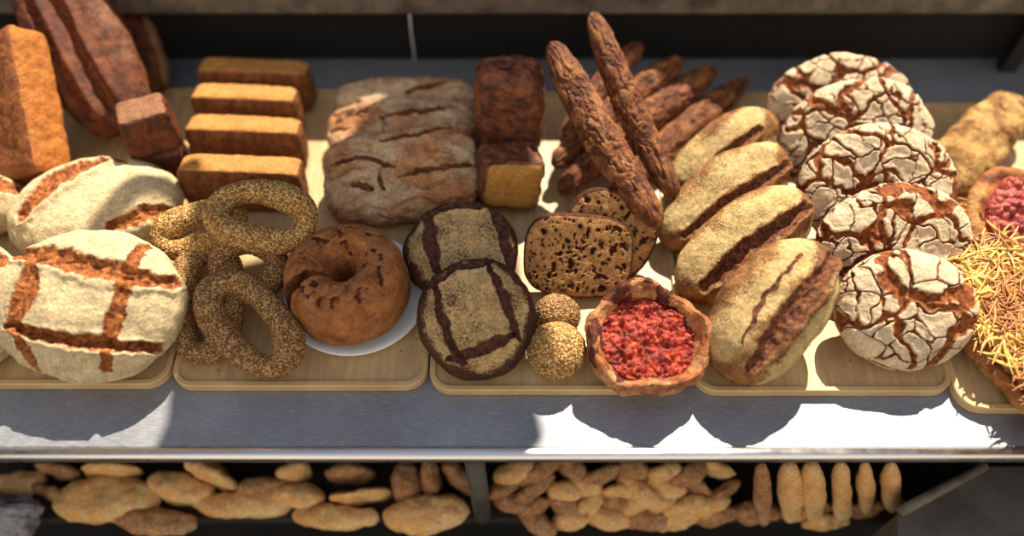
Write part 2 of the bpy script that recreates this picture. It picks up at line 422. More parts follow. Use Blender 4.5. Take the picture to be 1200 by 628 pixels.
# ------------------------------------------------------------------ wooden trays
def rrect(w, d, r, k=6):
    pts = []
    for cx, cy, a0 in ((w/2-r, d/2-r, 0), (-w/2+r, d/2-r, 90), (-w/2+r, -d/2+r, 180), (w/2-r, -d/2+r, 270)):
        for i in range(k+1):
            a = D(a0+90*i/k); pts.append((cx+r*math.cos(a), cy+r*math.sin(a)))
    return pts
def tray(x0, x1, row, lab, rot=0, depth=.53):
    A = P(x0, row, .012); B = P(x1, row, .012); w = B[0]-A[0]
    ctr = np.array([(A[0]+B[0])/2, (A[1]+B[1])/2+depth/2, .0006])
    e = empty('wooden_tray', ctr, Rz(D(rot)))
    tag(e, lab, 'tray', 'wooden trays along the counter')
    rings = [(0, .028, 0), (0, .028, .0115), (.0012, .027, .013), (.0065, .022, .013), (.0085, .020, .0078)]
    V = []; F = []; n = 28
    for ins, r, z in rings: V += [(x, y, z) for x, y in rrect(w-2*ins, depth-2*ins, r)]
    for i in range(len(rings)-1):
        for k in range(n): F.append((i*n+k, i*n+(k+1) % n, (i+1)*n+(k+1) % n, (i+1)*n+k))
    F.append(tuple(range(n-1, -1, -1)))
    mk('rim', V, F, M['rim'], smooth=False, parent=e)
    q = rrect(w-.016, depth-.016, .021); V = [(x, y, .0020) for x, y in q]+[(x, y, .0080) for x, y in q]
    F = [tuple(range(27, -1, -1)), tuple(range(28, 56))]+[(k, (k+1) % 28, 28+(k+1) % 28, 28+k) for k in range(28)]
    mk('tray_floor', V, F, M['wood'], smooth=False, parent=e)
tray(-112, 195, 451, 'pale wooden tray under the big floury loaves, leftmost in the row')
tray(197, 500, 453, 'pale wooden tray under the seeded rings and the ring cake')
tray(502, 812, 458, 'pale wooden tray under the tomato tart and the dark scored loaves')
tray(815, 1122, 459, 'pale wooden tray under the slashed and crackled loaves')
tray(1127, 1440, 480, 'pale wooden tray under the onion bread, at the right end')
# ------------------------------------------------------------------ floury rounds (left)
def flour_top(lo=-.35, hi=.35, k=1.0):
    return lambda W, U, Q: np.clip(.1+.9*sstep(lo, hi, U[:, 2]+.25*fbm(Q*22, 3)), 0, 1)*k
loaf('round_loaf', 'big floury round loaf with a square of orange cracks, front of the left tray', 'bread', 107, 358, 98, 91, .048, 27, M['floury'],
     scores=[([(34, 298), (85, 306), (150, 326), (196, 334)], 13, .006, .003), ([(62, 312), (60, 345), (50, 378)], 15, .004, .002),
             ([(166, 288), (158, 340), (148, 384), (138, 430)], 9, .004, .001), ([(38, 383), (90, 398), (150, 406), (192, 408)], 8, .011, .004),
             ([(45, 382), (58, 415), (66, 432)], 7, .003, .001)],
     fl=flour_top(-.75, -.1), n=(110, 110, 56), group=None)
loaf('round_loaf', 'floury round loaf with a ragged orange split on its left, behind the front floury one', 'bread', 112, 248, 96, 62, .05, 6, M['floury'], spin=12,
     scores=[([(54, 270), (78, 232), (124, 203)], 17, .008, .005), ([(150, 283), (205, 252)], 9, .005, .002), ([(118, 196), (150, 206)], 5, .002, .001)],
     fl=flour_top(-.6, 0), n=(100, 100, 50))
loaf('round_loaf', 'floury round loaf cut off by the left edge of the photo, in front', 'bread', -46, 358, 67, 84, .045, 25, M['floury'],
     scores=[([(-90, 385), (28, 378)], 12, .008, .003), ([(-60, 300), (25, 310)], 10, .004, .002)], fl=flour_top(-.7, -.1), n=(80, 80, 40))
loaf('round_loaf', 'floury round loaf behind, at the left edge under the tall tin loaf', 'bread', -46, 240, 68, 46, .042, 8, M['floury'],
     scores=[([(-60, 225), (30, 228)], 12, .005, .002)], fl=flour_top(-.6, 0), n=(70, 70, 36))
# ------------------------------------------------------------------ dark scored rounds (centre)
def rustic_fl(W, U, Q):
    r = np.hypot(U[:, 0], U[:, 1]); f = .62-.6*sstep(.78, .97, r+.12*fbm(Q*26, 3)); return f*sstep(-.1, .3, U[:, 2])+.2*(1-sstep(-.6, .0, U[:, 2]))
loaf('round_loaf', 'dark round loaf with a square score, at the front beside the seeded rolls', 'bread', 558, 374, 69, 70, .036, 24, M['rustic'],
     scores=[([(512, 332), (520, 372), (533, 408), (545, 425)], 6, .004, .003), ([(530, 420), (560, 414), (603, 393)], 6.5, .004, .003),
             ([(571, 312), (590, 352), (606, 398)], 6.5, .004, .003), ([(508, 340), (535, 318), (575, 312)], 6, .004, .003)], fl=rustic_fl, n=(96, 96, 44))
loaf('round_loaf', 'dark round loaf with a broad brown score, leaning behind the square scored one', 'bread', 541, 296, 67, 60, .036, 18, M['rustic'],
     scores=[([(504, 258), (506, 290), (516, 325)], 9, .003, .002), ([(497, 262), (535, 247), (578, 248)], 6, .003, .002), ([(574, 245), (590, 280), (598, 320)], 8, .004, .002)], fl=rustic_fl, n=(90, 90, 40))
# ------------------------------------------------------------------ crackled rye rounds
def rye(seed, sc=52):
    def f(W, N, U, Q, a, b, h):
        Wp = W+np.stack([fbm(Q*30+seed, 3), fbm(Q*30+seed+7, 3), fbm(Q*30+seed+13, 3)], 1)*.016
        F1, F2, _ = voro(Wp*np.array([sc, sc, sc*.6])+seed*3.1)
        e = (F2-F1)*(.7+.9*np.clip(.5+fbm(Q*16+seed, 2), .1, 1.2))+.015
        F1b, F2b, _ = voro(Wp*np.array([sc, sc, sc])*.5+seed*5.3)
        e = np.minimum(e, (F2b-F1b)*.75*(.6+np.clip(.5+fbm(Q*20+3, 2), 0, 1)))
        wid = .075
        k = np.clip(1-.5*e/wid, 0, 1); top = sstep(-.3, 0, U[:, 2]); k = k*top
        disp = -.0042*(1-sstep(.02, wid*1.3, e))*top+.0012*np.exp(-((e-wid*1.5)/.12)**2)*top
        fl = sstep(-.35, .0, U[:, 2]+.2*fbm(Q*30, 3))*.85
        return disp, fl, k
    return f
G = 'crackled rye rounds leaning in a row'
for i, (cx, cy, rx, ry, h, ti, sp, lab) in enumerate([
        (1060, 364, 72, 70, .034, 34, 0, 'crackled floury rye round, smallest and nearest the front of the leaning row'),
        (1047, 283, 80, 68, .028, 40, 5, 'crackled rye round directly behind the front one'),
        (1029, 222, 84, 76, .026, 43, -4, 'crackled rye round with a thin bright rim, in the middle of the leaning row'),
        (1003, 167, 82, 73, .024, 43, 8, 'crackled rye round fourth from the front of the leaning row'),
        (984, 130, 80, 64, .024, 43, 0, 'crackled rye round furthest back in the leaning row, against the dark wall')]):
    loaf('rye_round', lab, 'bread', cx, cy, rx, ry, h, ti, M['rye'], spin=sp, extra=rye(i+1, 30+i*1.2), n=(110, 110, 40) if i < 3 else (90, 90, 34), group=G, lump=.003, p2=2.8)
# ------------------------------------------------------------------ slashed batards
bf = lambda W, U, Q: np.clip(.12+.85*np.exp(-(((U[:, 1]-.42)/.30)**2))+.8*np.exp(-(((U[:, 1]+.78)/.22)**2))-.6*sstep(.72, 1, np.abs(U[:, 0]))+.12+.7*fbm(Q*18, 3), 0, 1)
def bat(lab, cx, cy, L, w, h, tilt, spin, sl, **k):
    loaf('slashed_loaf', lab, 'bread', cx, cy, L, w, h, tilt, M['batard'], spin=spin, scores=sl, fl=bf, n=(120, 70, 44), group='slashed oval loaves', p1=2.15, **k)
bat('oval slashed loaf with a gaping split, nearest the front beside the tomato tart', 903, 364, 95, 58, .047, 34, 52,
    [([(872, 420), (905, 372), (966, 305)], 14, .006, .006), ([(858, 400), (885, 345), (930, 300)], 3, .001, .001)])
bat('oval slashed loaf with a dark open seam, middle of the three big ones', 872, 287, 89, 49, .032, 34, 37,
    [([(822, 334), (870, 290), (935, 246)], 11, .008, .006)])
bat('oval slashed loaf, third from the front, mostly behind the middle one', 850, 234, 85, 45, .030, 38, 38,
    [([(800, 275), (850, 235), (915, 195)], 8, .006, .004)])
bat('pale oval loaf at the back of the slashed ones, beside the dark sticks', 846, 182, 72, 38, .030, 38, 38, [([(820, 205), (880, 155)], 8, .005, .003)])
# ------------------------------------------------------------------ creased floury loaves (centre back)
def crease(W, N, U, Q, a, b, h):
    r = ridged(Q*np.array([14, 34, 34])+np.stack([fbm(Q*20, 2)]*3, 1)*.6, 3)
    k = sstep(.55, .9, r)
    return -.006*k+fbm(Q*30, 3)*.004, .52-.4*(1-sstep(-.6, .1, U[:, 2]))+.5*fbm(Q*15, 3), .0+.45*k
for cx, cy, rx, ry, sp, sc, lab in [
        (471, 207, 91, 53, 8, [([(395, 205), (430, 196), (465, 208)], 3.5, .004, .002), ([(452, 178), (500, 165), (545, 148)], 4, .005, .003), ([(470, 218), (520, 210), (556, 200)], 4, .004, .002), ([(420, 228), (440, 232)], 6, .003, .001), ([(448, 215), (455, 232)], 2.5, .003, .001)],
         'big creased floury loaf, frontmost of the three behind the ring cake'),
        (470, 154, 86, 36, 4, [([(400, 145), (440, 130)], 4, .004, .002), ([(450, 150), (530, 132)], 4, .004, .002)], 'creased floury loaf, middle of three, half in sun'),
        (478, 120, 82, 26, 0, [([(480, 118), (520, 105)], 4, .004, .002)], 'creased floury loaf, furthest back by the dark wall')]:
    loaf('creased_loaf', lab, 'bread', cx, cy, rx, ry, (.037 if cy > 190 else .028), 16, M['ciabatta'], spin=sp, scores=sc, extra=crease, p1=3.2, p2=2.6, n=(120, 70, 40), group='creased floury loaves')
# ------------------------------------------------------------------ dark tall loaves
def cocoa_cut(W, N, U, Q, a, b, h):
    r = np.maximum(np.abs(W[:, 0])/a, 0); f = np.zeros(len(W))
    return fbm(Q*40, 4)*.006+ridged(Q*28, 3)*.003, f, None
def cocoa_front(W, N, U, Q, a, b, h):
    face = sstep(.4, .8, -N[:, 1])
    return (fbm(Q*40, 4)*.006+ridged(Q*30, 3)*.004)*(1-face), face*.9, None
def tallbox(name, lab, cx, cy, a, b, c, R, mat, z=None, extra=None, p=6, n=(60, 60, 70), cat='bread', group=None, fl=None, sup=TZ, lump=.003):
    W, F, U = body(a, b, c, p, p, .99, n); Q = W+(sum(map(ord, lab)) % 97)*.37
    N = normals(W, F); W = W+N*(fbm(Q*14, 3)*lump*2)[:, None]; N = normals(W, F)
    disp = 0; flour = fl(W, U, Q) if fl else np.full(len(W), .5); crack = np.zeros(len(W))
    if extra:
        d2, f2, c2 = extra(W, N, U, Q, a, b, c); disp = d2
        if f2 is not None: flour = f2
        if c2 is not None: crack = c2
    W = W+N*(disp+fbm(Q*90, 3)*.0008)[:, None]
    zmin = (W@R.T)[:, 2].min()
    if z is None: z = sup-zmin
    o = mk(name, W, F, mat, {'flour': flour, 'crack': crack}, M=mat4(R, P(cx, cy, z)))
    return tag(o, lab, cat, group)
o = tallbox('dark_loaf', 'tall dark brown loaf standing on end with a coiled mark on top', 597, 128, .047, .035, .075, Rz(D(-3))@Rx(D(-6)), M['cocoa'], extra=cocoa_cut, p=4.5)
# coiled mark on top
Wt = np.array([v.co[:] for v in o.data.vertices]); tz = Wt[np.hypot(Wt[:, 0]+.006, Wt[:, 1]) < .02][:, 2].max()
V_ = []; F_ = []; nn = 40
for i in range(nn):
    u = i/(nn-1); a_ = u*4.2*math.pi; rr = .0125-.0085*u; cx_, cy_ = -.006+rr*math.cos(a_), rr*math.sin(a_); ra = .0022
    for q_ in range(6):
        w_ = q_*math.pi/3; V_.append((cx_+math.cos(a_)*math.cos(w_)*ra, cy_+math.sin(a_)*math.cos(w_)*ra, tz-.0005+math.sin(w_)*ra*.8))
for i in range(nn-1):
    for q_ in range(6): F_.append((i*6+q_, i*6+(q_+1) % 6, i*6+6+(q_+1) % 6, i*6+6+q_))
ck = mk('crust_coil', V_, np.array(F_), M['cocoa'], {'flour': np.zeros(240), 'crack': np.zeros(240)}); ck.parent = o
o = tallbox('dark_loaf', 'dark loaf with a yellow cut face, leaning in front of the tall dark one', 596, 205, .041, .034, .036, Rz(D(12))@Rx(D(-16))@Ry(D(12)), M['cocoa'], extra=cocoa_front, p=6)
# ------------------------------------------------------------------ slab loaves (left back)
def slab(W, N, U, Q, a, b, h):
    topf = sstep(.5, .85, N[:, 2]); fr = sstep(.5, .9, -N[:, 1])
    k = fr*np.clip(fbm(Q*50, 3)*1.3+.15-.8*(U[:, 2]+.4)**2, 0, .7)
    return fbm(Q*60, 3)*.0016, .1+.8*topf, k
for cx, cy, wpx, hh, lab in [
        (287, 214, 74, .036, 'long rectangular loaf with a flat golden top, frontmost of four beside the seeded rings'),
        (291, 167, 69, .036, 'long rectangular loaf with a golden top, second of the four'),
        (292, 130, 63, .036, 'long rectangular loaf with a golden top, third of the four'),
        (302, 99, 67, .036, 'long rectangular loaf in shade, furthest back of the four')]:
    s = mpp(P(cx, cy, .08))
    tallbox('slab_loaf', lab, cx, cy, wpx*s, .0205, hh, Rz(D(-3))@Rx(D(-9)), M['slab'], extra=slab, p=9, n=(90, 30, 46), group='rectangular loaves in a row', lump=.002)
# ------------------------------------------------------------------ left leaning loaves
tinf = lambda W, U, Q: .2+.5*sstep(.3, .9, np.abs(U[:, 1]))+.2*fbm(Q*40, 3)
def tinx(W, N, U, Q, a, b, h):
    return fbm(Q*50, 4)*.003, .15+.75*sstep(.5, .8, np.abs(N[:, 1]))+.15*fbm(Q*40, 3), None
def splitx(W, N, U, Q, a, b, h):
    v = W[:, 1]/b+.06*fbm(Q*15, 2); tp = sstep(-.1, .3, U[:, 2])*(1-sstep(.8, .97, np.abs(U[:, 0])))
    g = 0; k = 0
    for c, w in ((.12, .1), (-.42, .08), ):
        d = np.abs(v-c); g = g-.014*np.exp(-(d/w)**2)*tp; k = np.maximum(k, np.clip(1-.5*d/w, 0, 1)*tp)
        g = g+.007*np.exp(-((v-c-.2)/.1)**2)*tp
    return g+fbm(Q*50, 3)*.002, .35*sstep(.2, .7, v)+.25*fbm(Q*30, 3)+.05, k
stick('split_loaf', 'large reddish brown loaf with two long splits, leaning at the back left', 'bread', P(40, -62, .185), P(146, 150, .055), .068, .045, M['split'],
      extra=splitx, p1=3, p2=2.6, n=(110, 70, 44))
stick('tin_loaf', 'tall orange sided tin loaf leaning at the left edge', 'bread', P(12, 40, .155), P(44, 212, .045), .042, .036, M['tin'], upv=(-.3, -.6, .6), extra=tinx, p1=8, p2=6, n=(90, 50, 40))
stick('tin_loaf', 'dark tin loaf behind the orange sided one, cut off at the left edge', 'bread', P(-62, 60, .10), P(-28, 215, .036), .036, .024, M['split'], extra=tinx, p1=8, p2=6, n=(60, 40, 30))
stick('long_loaf', 'dark brown loaf in shade behind the large split loaf', 'bread', P(128, -40, .10), P(182, 108, .032), .036, .022, M['split'], extra=tinx, p1=3, p2=3, n=(60, 40, 30))
def stub(W, N, U, Q, a, b, h):
    fr = sstep(.5, .85, -N[:, 1]); return fbm(Q*60, 4)*.0025*(1-fr), .55*sstep(.5, .9, N[:, 2])+.1, None
tallbox('cut_loaf', 'small square ended loaf with a dark cut face, resting on another', 174, 147, .035, .030, .033, Rz(D(24))@Rx(D(-8)), M['split'], extra=stub, p=7, z=.102, n=(50, 50, 50))
tallbox('cut_loaf', 'small dark square ended loaf underneath the upper one, behind the floury rounds', 190, 182, .034, .028, .028, Rz(D(14))@Rx(D(6)), M['split'], extra=stub, p=7, n=(40, 40, 40))
# ------------------------------------------------------------------ seeded rings
def ring(lab, cx, cy, rx, ry, spin, tube, tilt, roll, mat, z, group='seeded bread rings piled on the tray'):
    R = Ry(D(roll))@Rx(D(tilt))@Rz(D(spin)); s = mpp(P(cx, cy, z)); v = ray(cx, cy); v /= np.linalg.norm(v)
    fx = math.sqrt(1-np.dot(R@np.array([1, 0, 0.]), v)**2); fy = math.sqrt(1-np.dot(R@np.array([0, 1., 0]), v)**2)
    r = tube*s; a = rx*s/fx-r; b = ry*s/fy-r
    n, m = 220, 44
    t = np.linspace(0, 2*np.pi, n, endpoint=False); u = np.linspace(0, 2*np.pi, m, endpoint=False)
    T, Uu = np.meshgrid(t, u, indexing='ij'); T = T.ravel(); Uu = Uu.ravel()
    e = 2.3
    cx_, cy_ = np.sign(np.cos(T))*np.abs(np.cos(T))**(2/e)*a, np.sign(np.sin(T))*np.abs(np.sin(T))**(2/e)*b
    nx, ny = np.cos(T)*b, np.sin(T)*a; l = np.hypot(nx, ny); nx /= l; ny /= l
    off = (sum(map(ord, lab)) % 97)*.37
    rr = r*(1+.10*np.sin(T*2+off)+.06*np.sin(T*3+off*2))
    N = np.stack([nx*np.cos(Uu), ny*np.cos(Uu), np.sin(Uu)], 1)
    W = np.stack([cx_, cy_, np.zeros_like(cx_)], 1)+N*rr[:, None]
    W[:, 2] += .004*np.sin(T*2+off)
    F1, F2, _ = voro(W*300+off); W = W+N*((.5-F1)*.0016+fbm(W*40+off, 3)*.002)[:, None]
    F = []
    I = np.arange(n)[:, None]; J = np.arange(m)[None, :]
    F = np.stack([I*m+J, ((I+1) % n)*m+J, ((I+1) % n)*m+(J+1) % m, I*m+(J+1) % m], -1).reshape(-1, 4)
    zmin = (W@R.T)[:, 2].min()
    if z < 0.0: pass
    o = mk('seeded_ring', W, F, mat, M=mat4(R, P(cx, cy, max(z, TZ-zmin)))); return tag(o, lab, 'bread', group)
ring('golden sesame ring lying on top of the pile', 305, 253, 64, 42, -12, 15, 12, 0, M['sesame'], .100)
ring('sesame ring tilted to the left of the top one, its end over the floury loaf', 234, 268, 56, 30, 24, 14.5, 12, 0, M['sesame'], .070)
ring('seeded ring standing at the left side of the pile', 242, 352, 41, 72, 4, 15, 14, 0, M['mixed'], .02)
ring('seeded ring half hidden in the middle of the pile', 290, 312, 45, 44, -25, 15, 20, 0, M['mixed'], .064)
ring('oval seeded ring leaning at the front of the pile, its hole facing forward', 292, 379, 73, 46, -46, 16, 20, 0, M['mixed'], .060)

# ------------------------------------------------------------------ seeded rolls
def seeded_roll(lab, cx, cy, rx, ry, h, mat, tilt=15):
    def ex(W, N, U, Q, a, b, hh):
        F1, F2, _ = voro(W*300); return (.5-F1)*.0016, None, None
    loaf('seeded_roll', lab, 'bread roll', cx, cy, rx, ry, h, tilt, mat, extra=ex, n=(64, 64, 44), group='small seeded rolls', lump=.002, p2=2.1)
seeded_roll('small round sesame roll in front of the darker one', 652, 410, 35, 35, .03, M['sesame'], 20)
seeded_roll('small round dark seeded roll tucked behind the sesame roll', 652, 369, 30, 24, .026, M['mixed'], 0)
# ------------------------------------------------------------------ plate and ring cake
def lathe(prof, n=96, arc=(0, 2*math.pi)):
    full = abs(arc[1]-arc[0]-2*math.pi) < 1e-6; m = len(prof); V = []; F = []
    k = n if full else n+1
    for i in range(k):
        a = arc[0]+(arc[1]-arc[0])*i/n
        V += [(r*math.cos(a), r*math.sin(a), z) for r, z in prof]
    for i in range(n):
        j = (i+1) % k
        for q in range(m-1): F.append((i*m+q, j*m+q, j*m+q+1, i*m+q+1))
    return np.array(V), F
pz = P(419, 347, .012); ps = mpp(pz); pr_ = 84*ps
prof = [(0.0004, .0), (pr_*.6, 0), (pr_*.62, .0015), (pr_*.97, .011), (pr_, .0125), (pr_*.985, .014), (pr_*.9, .0115), (pr_*.66, .0045), (.0004, .0042)]
V, F = lathe(prof, 96); tag(mk('plate', V, F, M['white'], M=mat4(np.eye(3), (pz[0], pz[1], TZ))), 'round white porcelain plate under the ring cake', 'plate')
def bundt():
    ctr = P(407, 336, .062); s = mpp(ctr); Ro = 73*s; Ri = 14*s
    prof = []
    K = 30
    # outer wall up, rounded shoulder, slightly falling top to the hole, down
    pts = [(Ri+.004, 0), (Ro*.84, 0), (Ro*.93, .004), (Ro*.99, .018), (Ro, .030), (Ro*.965, .045), (Ro*.88, .057), (Ro*.7, .0645), (Ro*.45, .065), (Ri*1.9, .060), (Ri*1.25, .052), (Ri, .038), (Ri, .012), (Ri+.004, 0)]
    # resample
    pts = np.array(pts); seg = np.linalg.norm(np.diff(pts, axis=0), axis=1); cum = np.r_[0, np.cumsum(seg)]
    tt = np.linspace(0, cum[-1], 110); R_ = np.interp(tt, cum, pts[:, 0]); Z_ = np.interp(tt, cum, pts[:, 1])*1.35
    for _ in range(4):
        R_[1:-1] = (R_[:-2]+R_[1:-1]*2+R_[2:])/4; Z_[1:-1] = (Z_[:-2]+Z_[1:-1]*2+Z_[2:])/4
    prof = list(zip(R_, Z_)); n = 260; ca = D(211)
    a0, a1 = ca+D(8), ca+2*math.pi-D(8)
    V, F = lathe(prof, n, (a0, a1)); m = len(prof)
    th = np.arctan2(V[:, 1], V[:, 0]); r = np.hypot(V[:, 0], V[:, 1])
    N = normals(V, np.array(F))
    k = sstep(.18, .36, fbm(V*30+5, 4)-.10)*sstep(.3, .8, N[:, 2])
    k2 = sstep(.62, .85, ridged(V*24+9, 3))*sstep(.2, .8, N[:, 2])
    kk = np.clip(k+k2*.8, 0, 1)
    disp = -kk*.0035+fbm(V*30, 4)*.0025
    edge = np.minimum(np.abs((th-a0) % (2*np.pi)), np.abs((a1-th) % (2*np.pi)))
    V = V+N*disp[:, None]
    F = [tuple(f) for f in F]; F.append(tuple(range(m-1))[::-1]); b0 = n*m; F.append(tuple(b0+q for q in range(m-1)))
    fl = .5+.4*fbm(V*50, 3)
    o = mk('ring_cake', V, F, M['bundt'], {'flour': fl, 'crack': kk*.75}, M=mat4(Rx(D(-4))@Ry(D(-3)), P(406, 325, .078)-np.array([0, 0, .078])+np.array([0, 0, TZ+.0125])))
    tag(o, 'brown ring cake with a narrow wedge cut out, on the white plate', 'cake')
bundt()
# ------------------------------------------------------------------ cut holey loaf
def holes(W, N, U, Q, a, b, h):
    face = sstep(.75, .95, U[:, 2])*sstep(.6, .9, N[:, 2])
    Wh = W+np.stack([fbm(W*90, 2), fbm(W*90+5, 2), fbm(W*90+9, 2)], 1)*.005
    F1, F2, ID = voro(Wh*np.array([170, 150, 60])+2)
    rad = .18+.5*((ID*37 % 100)/100.)**1.5
    hole = 1-sstep(rad*.6, rad, F1)
    F1b, _, IDb = voro(Wh*np.array([95, 75, 30])+8); radb = np.where((IDb*13 % 100) > 45, .40, .0)
    hole2 = (1-sstep(radb*.6, radb+.01, F1b))*(radb > 0)
    r = np.maximum(np.abs(W[:, 0])/a, np.abs(W[:, 1])/b)
    hh = np.maximum(hole*.8, hole2)*face*(1-sstep(.86, .94, r))
    crackk = np.maximum(hh*.85, (1-face)*.8)
    return -.007*hh, np.full(len(W), .45)*face, crackk
loaf('cut_round_loaf', 'front half of a cut loaf, its open holey crumb facing forward', 'bread', 677, 299, 63, 47, .010, 48, M['crumb'], spin=-4, p1=3.2, p2=9, flat=.95, extra=holes, n=(150, 120, 16), lump=.001)
loaf('cut_round_loaf', 'holey cut loaf behind the front half, dark crust showing above and right', 'bread', 713, 274, 54, 50, .010, 48, M['crumb'], spin=-25, p1=2.6, p2=6, flat=.95, extra=holes, n=(120, 110, 22), lump=.001)
# ------------------------------------------------------------------ dark baguettes
def bag(W, N, U, Q, a, b, h):
    th = np.arctan2(W[:, 2], W[:, 1]); X = np.stack([W[:, 0]*24+th*1.1+Q[0, 0], th*1.6, W[:, 0]*8+Q[0, 0]], 1)
    r = ridged(X+np.stack([fbm(Q*50, 3)]*3, 1)*.7, 4); k = sstep(.35, .8, r)
    r2 = fbm(Q*110, 3)
    return -.0022*k+.001*r2, .35+.6*fbm(Q*45, 3)*1.2, k*.62
G = 'dark baguettes stacked at the back'
for A, B, hw, lab in [
        (P(641, 52, .175), P(768, 268, .085), .0255, 'dark crusty baguette leaning diagonally in front of the others'),
        (P(689, 16, .19), P(786, 232, .07), .021, 'dark crusty baguette reaching highest, just right of the front one'),
        (P(838, 76, .055), P(652, 222, .045), .025, 'dark baguette crossing behind the two leaning ones, its tip above the pale oval loaf'),
        (P(797, 66, .075), P(645, 190, .05), .024, 'dark baguette second lowest in the crossing pile, tip near the wall'),
        (P(873, 90, .035), P(722, 225, .03), .023, 'dark baguette lowest on the right of the pile, nearest the rye rounds'),
        (P(748, 48, .095), P(655, 165, .06), .020, 'dark baguette in deep shade furthest back in the pile')]:
    stick('baguette', lab, 'bread', A, B, hw, hw*.95, M['baguette'], extra=bag, p1=2.6, p2=2.1, n=(200, 34, 30), group=G, lump=.002, bend=.006)
# ------------------------------------------------------------------ flat loaf at right back
def flatx(W, N, U, Q, a, b, h):
    k = sstep(.2, .5, fbm(Q*28, 4)); return fbm(Q*26, 4)*.008, .45+1.3*fbm(Q*30, 4), .9*sstep(.32, .5, fbm(Q*34+5, 4))
loaf('flat_loaf', 'flat mottled tan loaf lying alone at the right behind the rye rounds', 'bread', 1143, 168, 70, 34, .022, 14, M['flatloaf'], spin=42, extra=flatx, p1=2.8, p2=2.4, n=(110, 70, 36))
# ------------------------------------------------------------------ tomato tart
def tart():
    cx, cy = 755, 402; ctr = P(cx, cy, .03); s = mpp(ctr); R0 = 71*s
    n, m = 180, 60; V = []
    T = np.linspace(0, 2*np.pi, n, endpoint=False)
    Rr = R0*(1+.035*np.sin(3*T+2.6)+.03*np.cos(2*T+.4)+.02*np.sin(5*T)+.015*np.sin(9*T+1))
    prof = [(0.02, 0), (.75, 0), (.88, .006), (.97, .018), (1.0, .030), (.985, .040), (.94, .046), (.88, .047), (.80, .041), (.74, .030), (.68, .022), (.4, .02), (.02, .02)]
    pr = np.array(prof); q = np.linspace(0, len(pr)-1, m); PR = np.interp(q, np.arange(len(pr)), pr[:, 0]); PZ = np.interp(q, np.arange(len(pr)), pr[:, 1])
    TT, K = np.meshgrid(np.arange(n), np.arange(m), indexing='ij'); TT = TT.ravel(); K = K.ravel()
    r = Rr[TT]*PR[K]; t = T[TT]; z = PZ[K]*(1+.15*np.sin(4*t+1))
    W = np.stack([r*np.cos(t), r*np.sin(t), z], 1)
    I = np.arange(n)[:, None]; J = np.arange(m-1)[None, :]
    F = np.stack([I*m+J, ((I+1) % n)*m+J, ((I+1) % n)*m+J+1, I*m+J+1], -1).reshape(-1, 4)
    N = normals(W, F)
    W = W+N*(fbm(W*40, 4)*.006*sstep(.6, .8, PR[K]))[:, None]
    R = Rx(D(9)); e = empty('tomato_tart', P(cx, cy+2, .026)-np.array([0, 0, .026])+np.array([0, 0, TZ+.0105]), R)
    tag(e, 'round open tart filled with chunky red tomato, its edge over the tray front', 'tart')
    mk('pastry_case', W, F, M['pastry'], {'flour': .45+.9*fbm(W*28, 3), 'crack': .75*sstep(-.02, .22, fbm(W*24+9, 4))}, parent=e)
    # filling
    k = 90; V = []; F = []
    g = np.linspace(-1, 1, k); X, Y = np.meshgrid(g, g, indexing='ij'); X = X.ravel(); Y = Y.ravel()
    # square to disc
    U = X*np.sqrt(1-Y*Y/2); Vv = Y*np.sqrt(1-X*X/2); rr = np.hypot(U, Vv); tt = np.arctan2(Vv, U)
    rad = np.interp(tt % (2*np.pi), T, Rr)*.80
    Q = np.stack([U*rad, Vv*rad, np.zeros(len(U))], 1)
    F1, F2, ID = voro((Q+np.stack([fbm(Q*60+3, 3)]*3, 1)*.01)*np.array([170, 120, 100])+4)
    h = .0275+.003*(1-rr**2)+(.55-F1)*.006+fbm(Q*55, 4)*.008+ridged(Q*40, 3)*.003-.006*sstep(.9, 1, rr)
    Q[:, 2] = h; I = np.arange(k-1)[:, None]; J = np.arange(k-1)[None, :]
    F = np.stack([I*k+J, (I+1)*k+J, (I+1)*k+J+1, I*k+J+1], -1).reshape(-1, 4)
    mk('tomato_filling', Q, F, M['tomato'], parent=e)
tart()
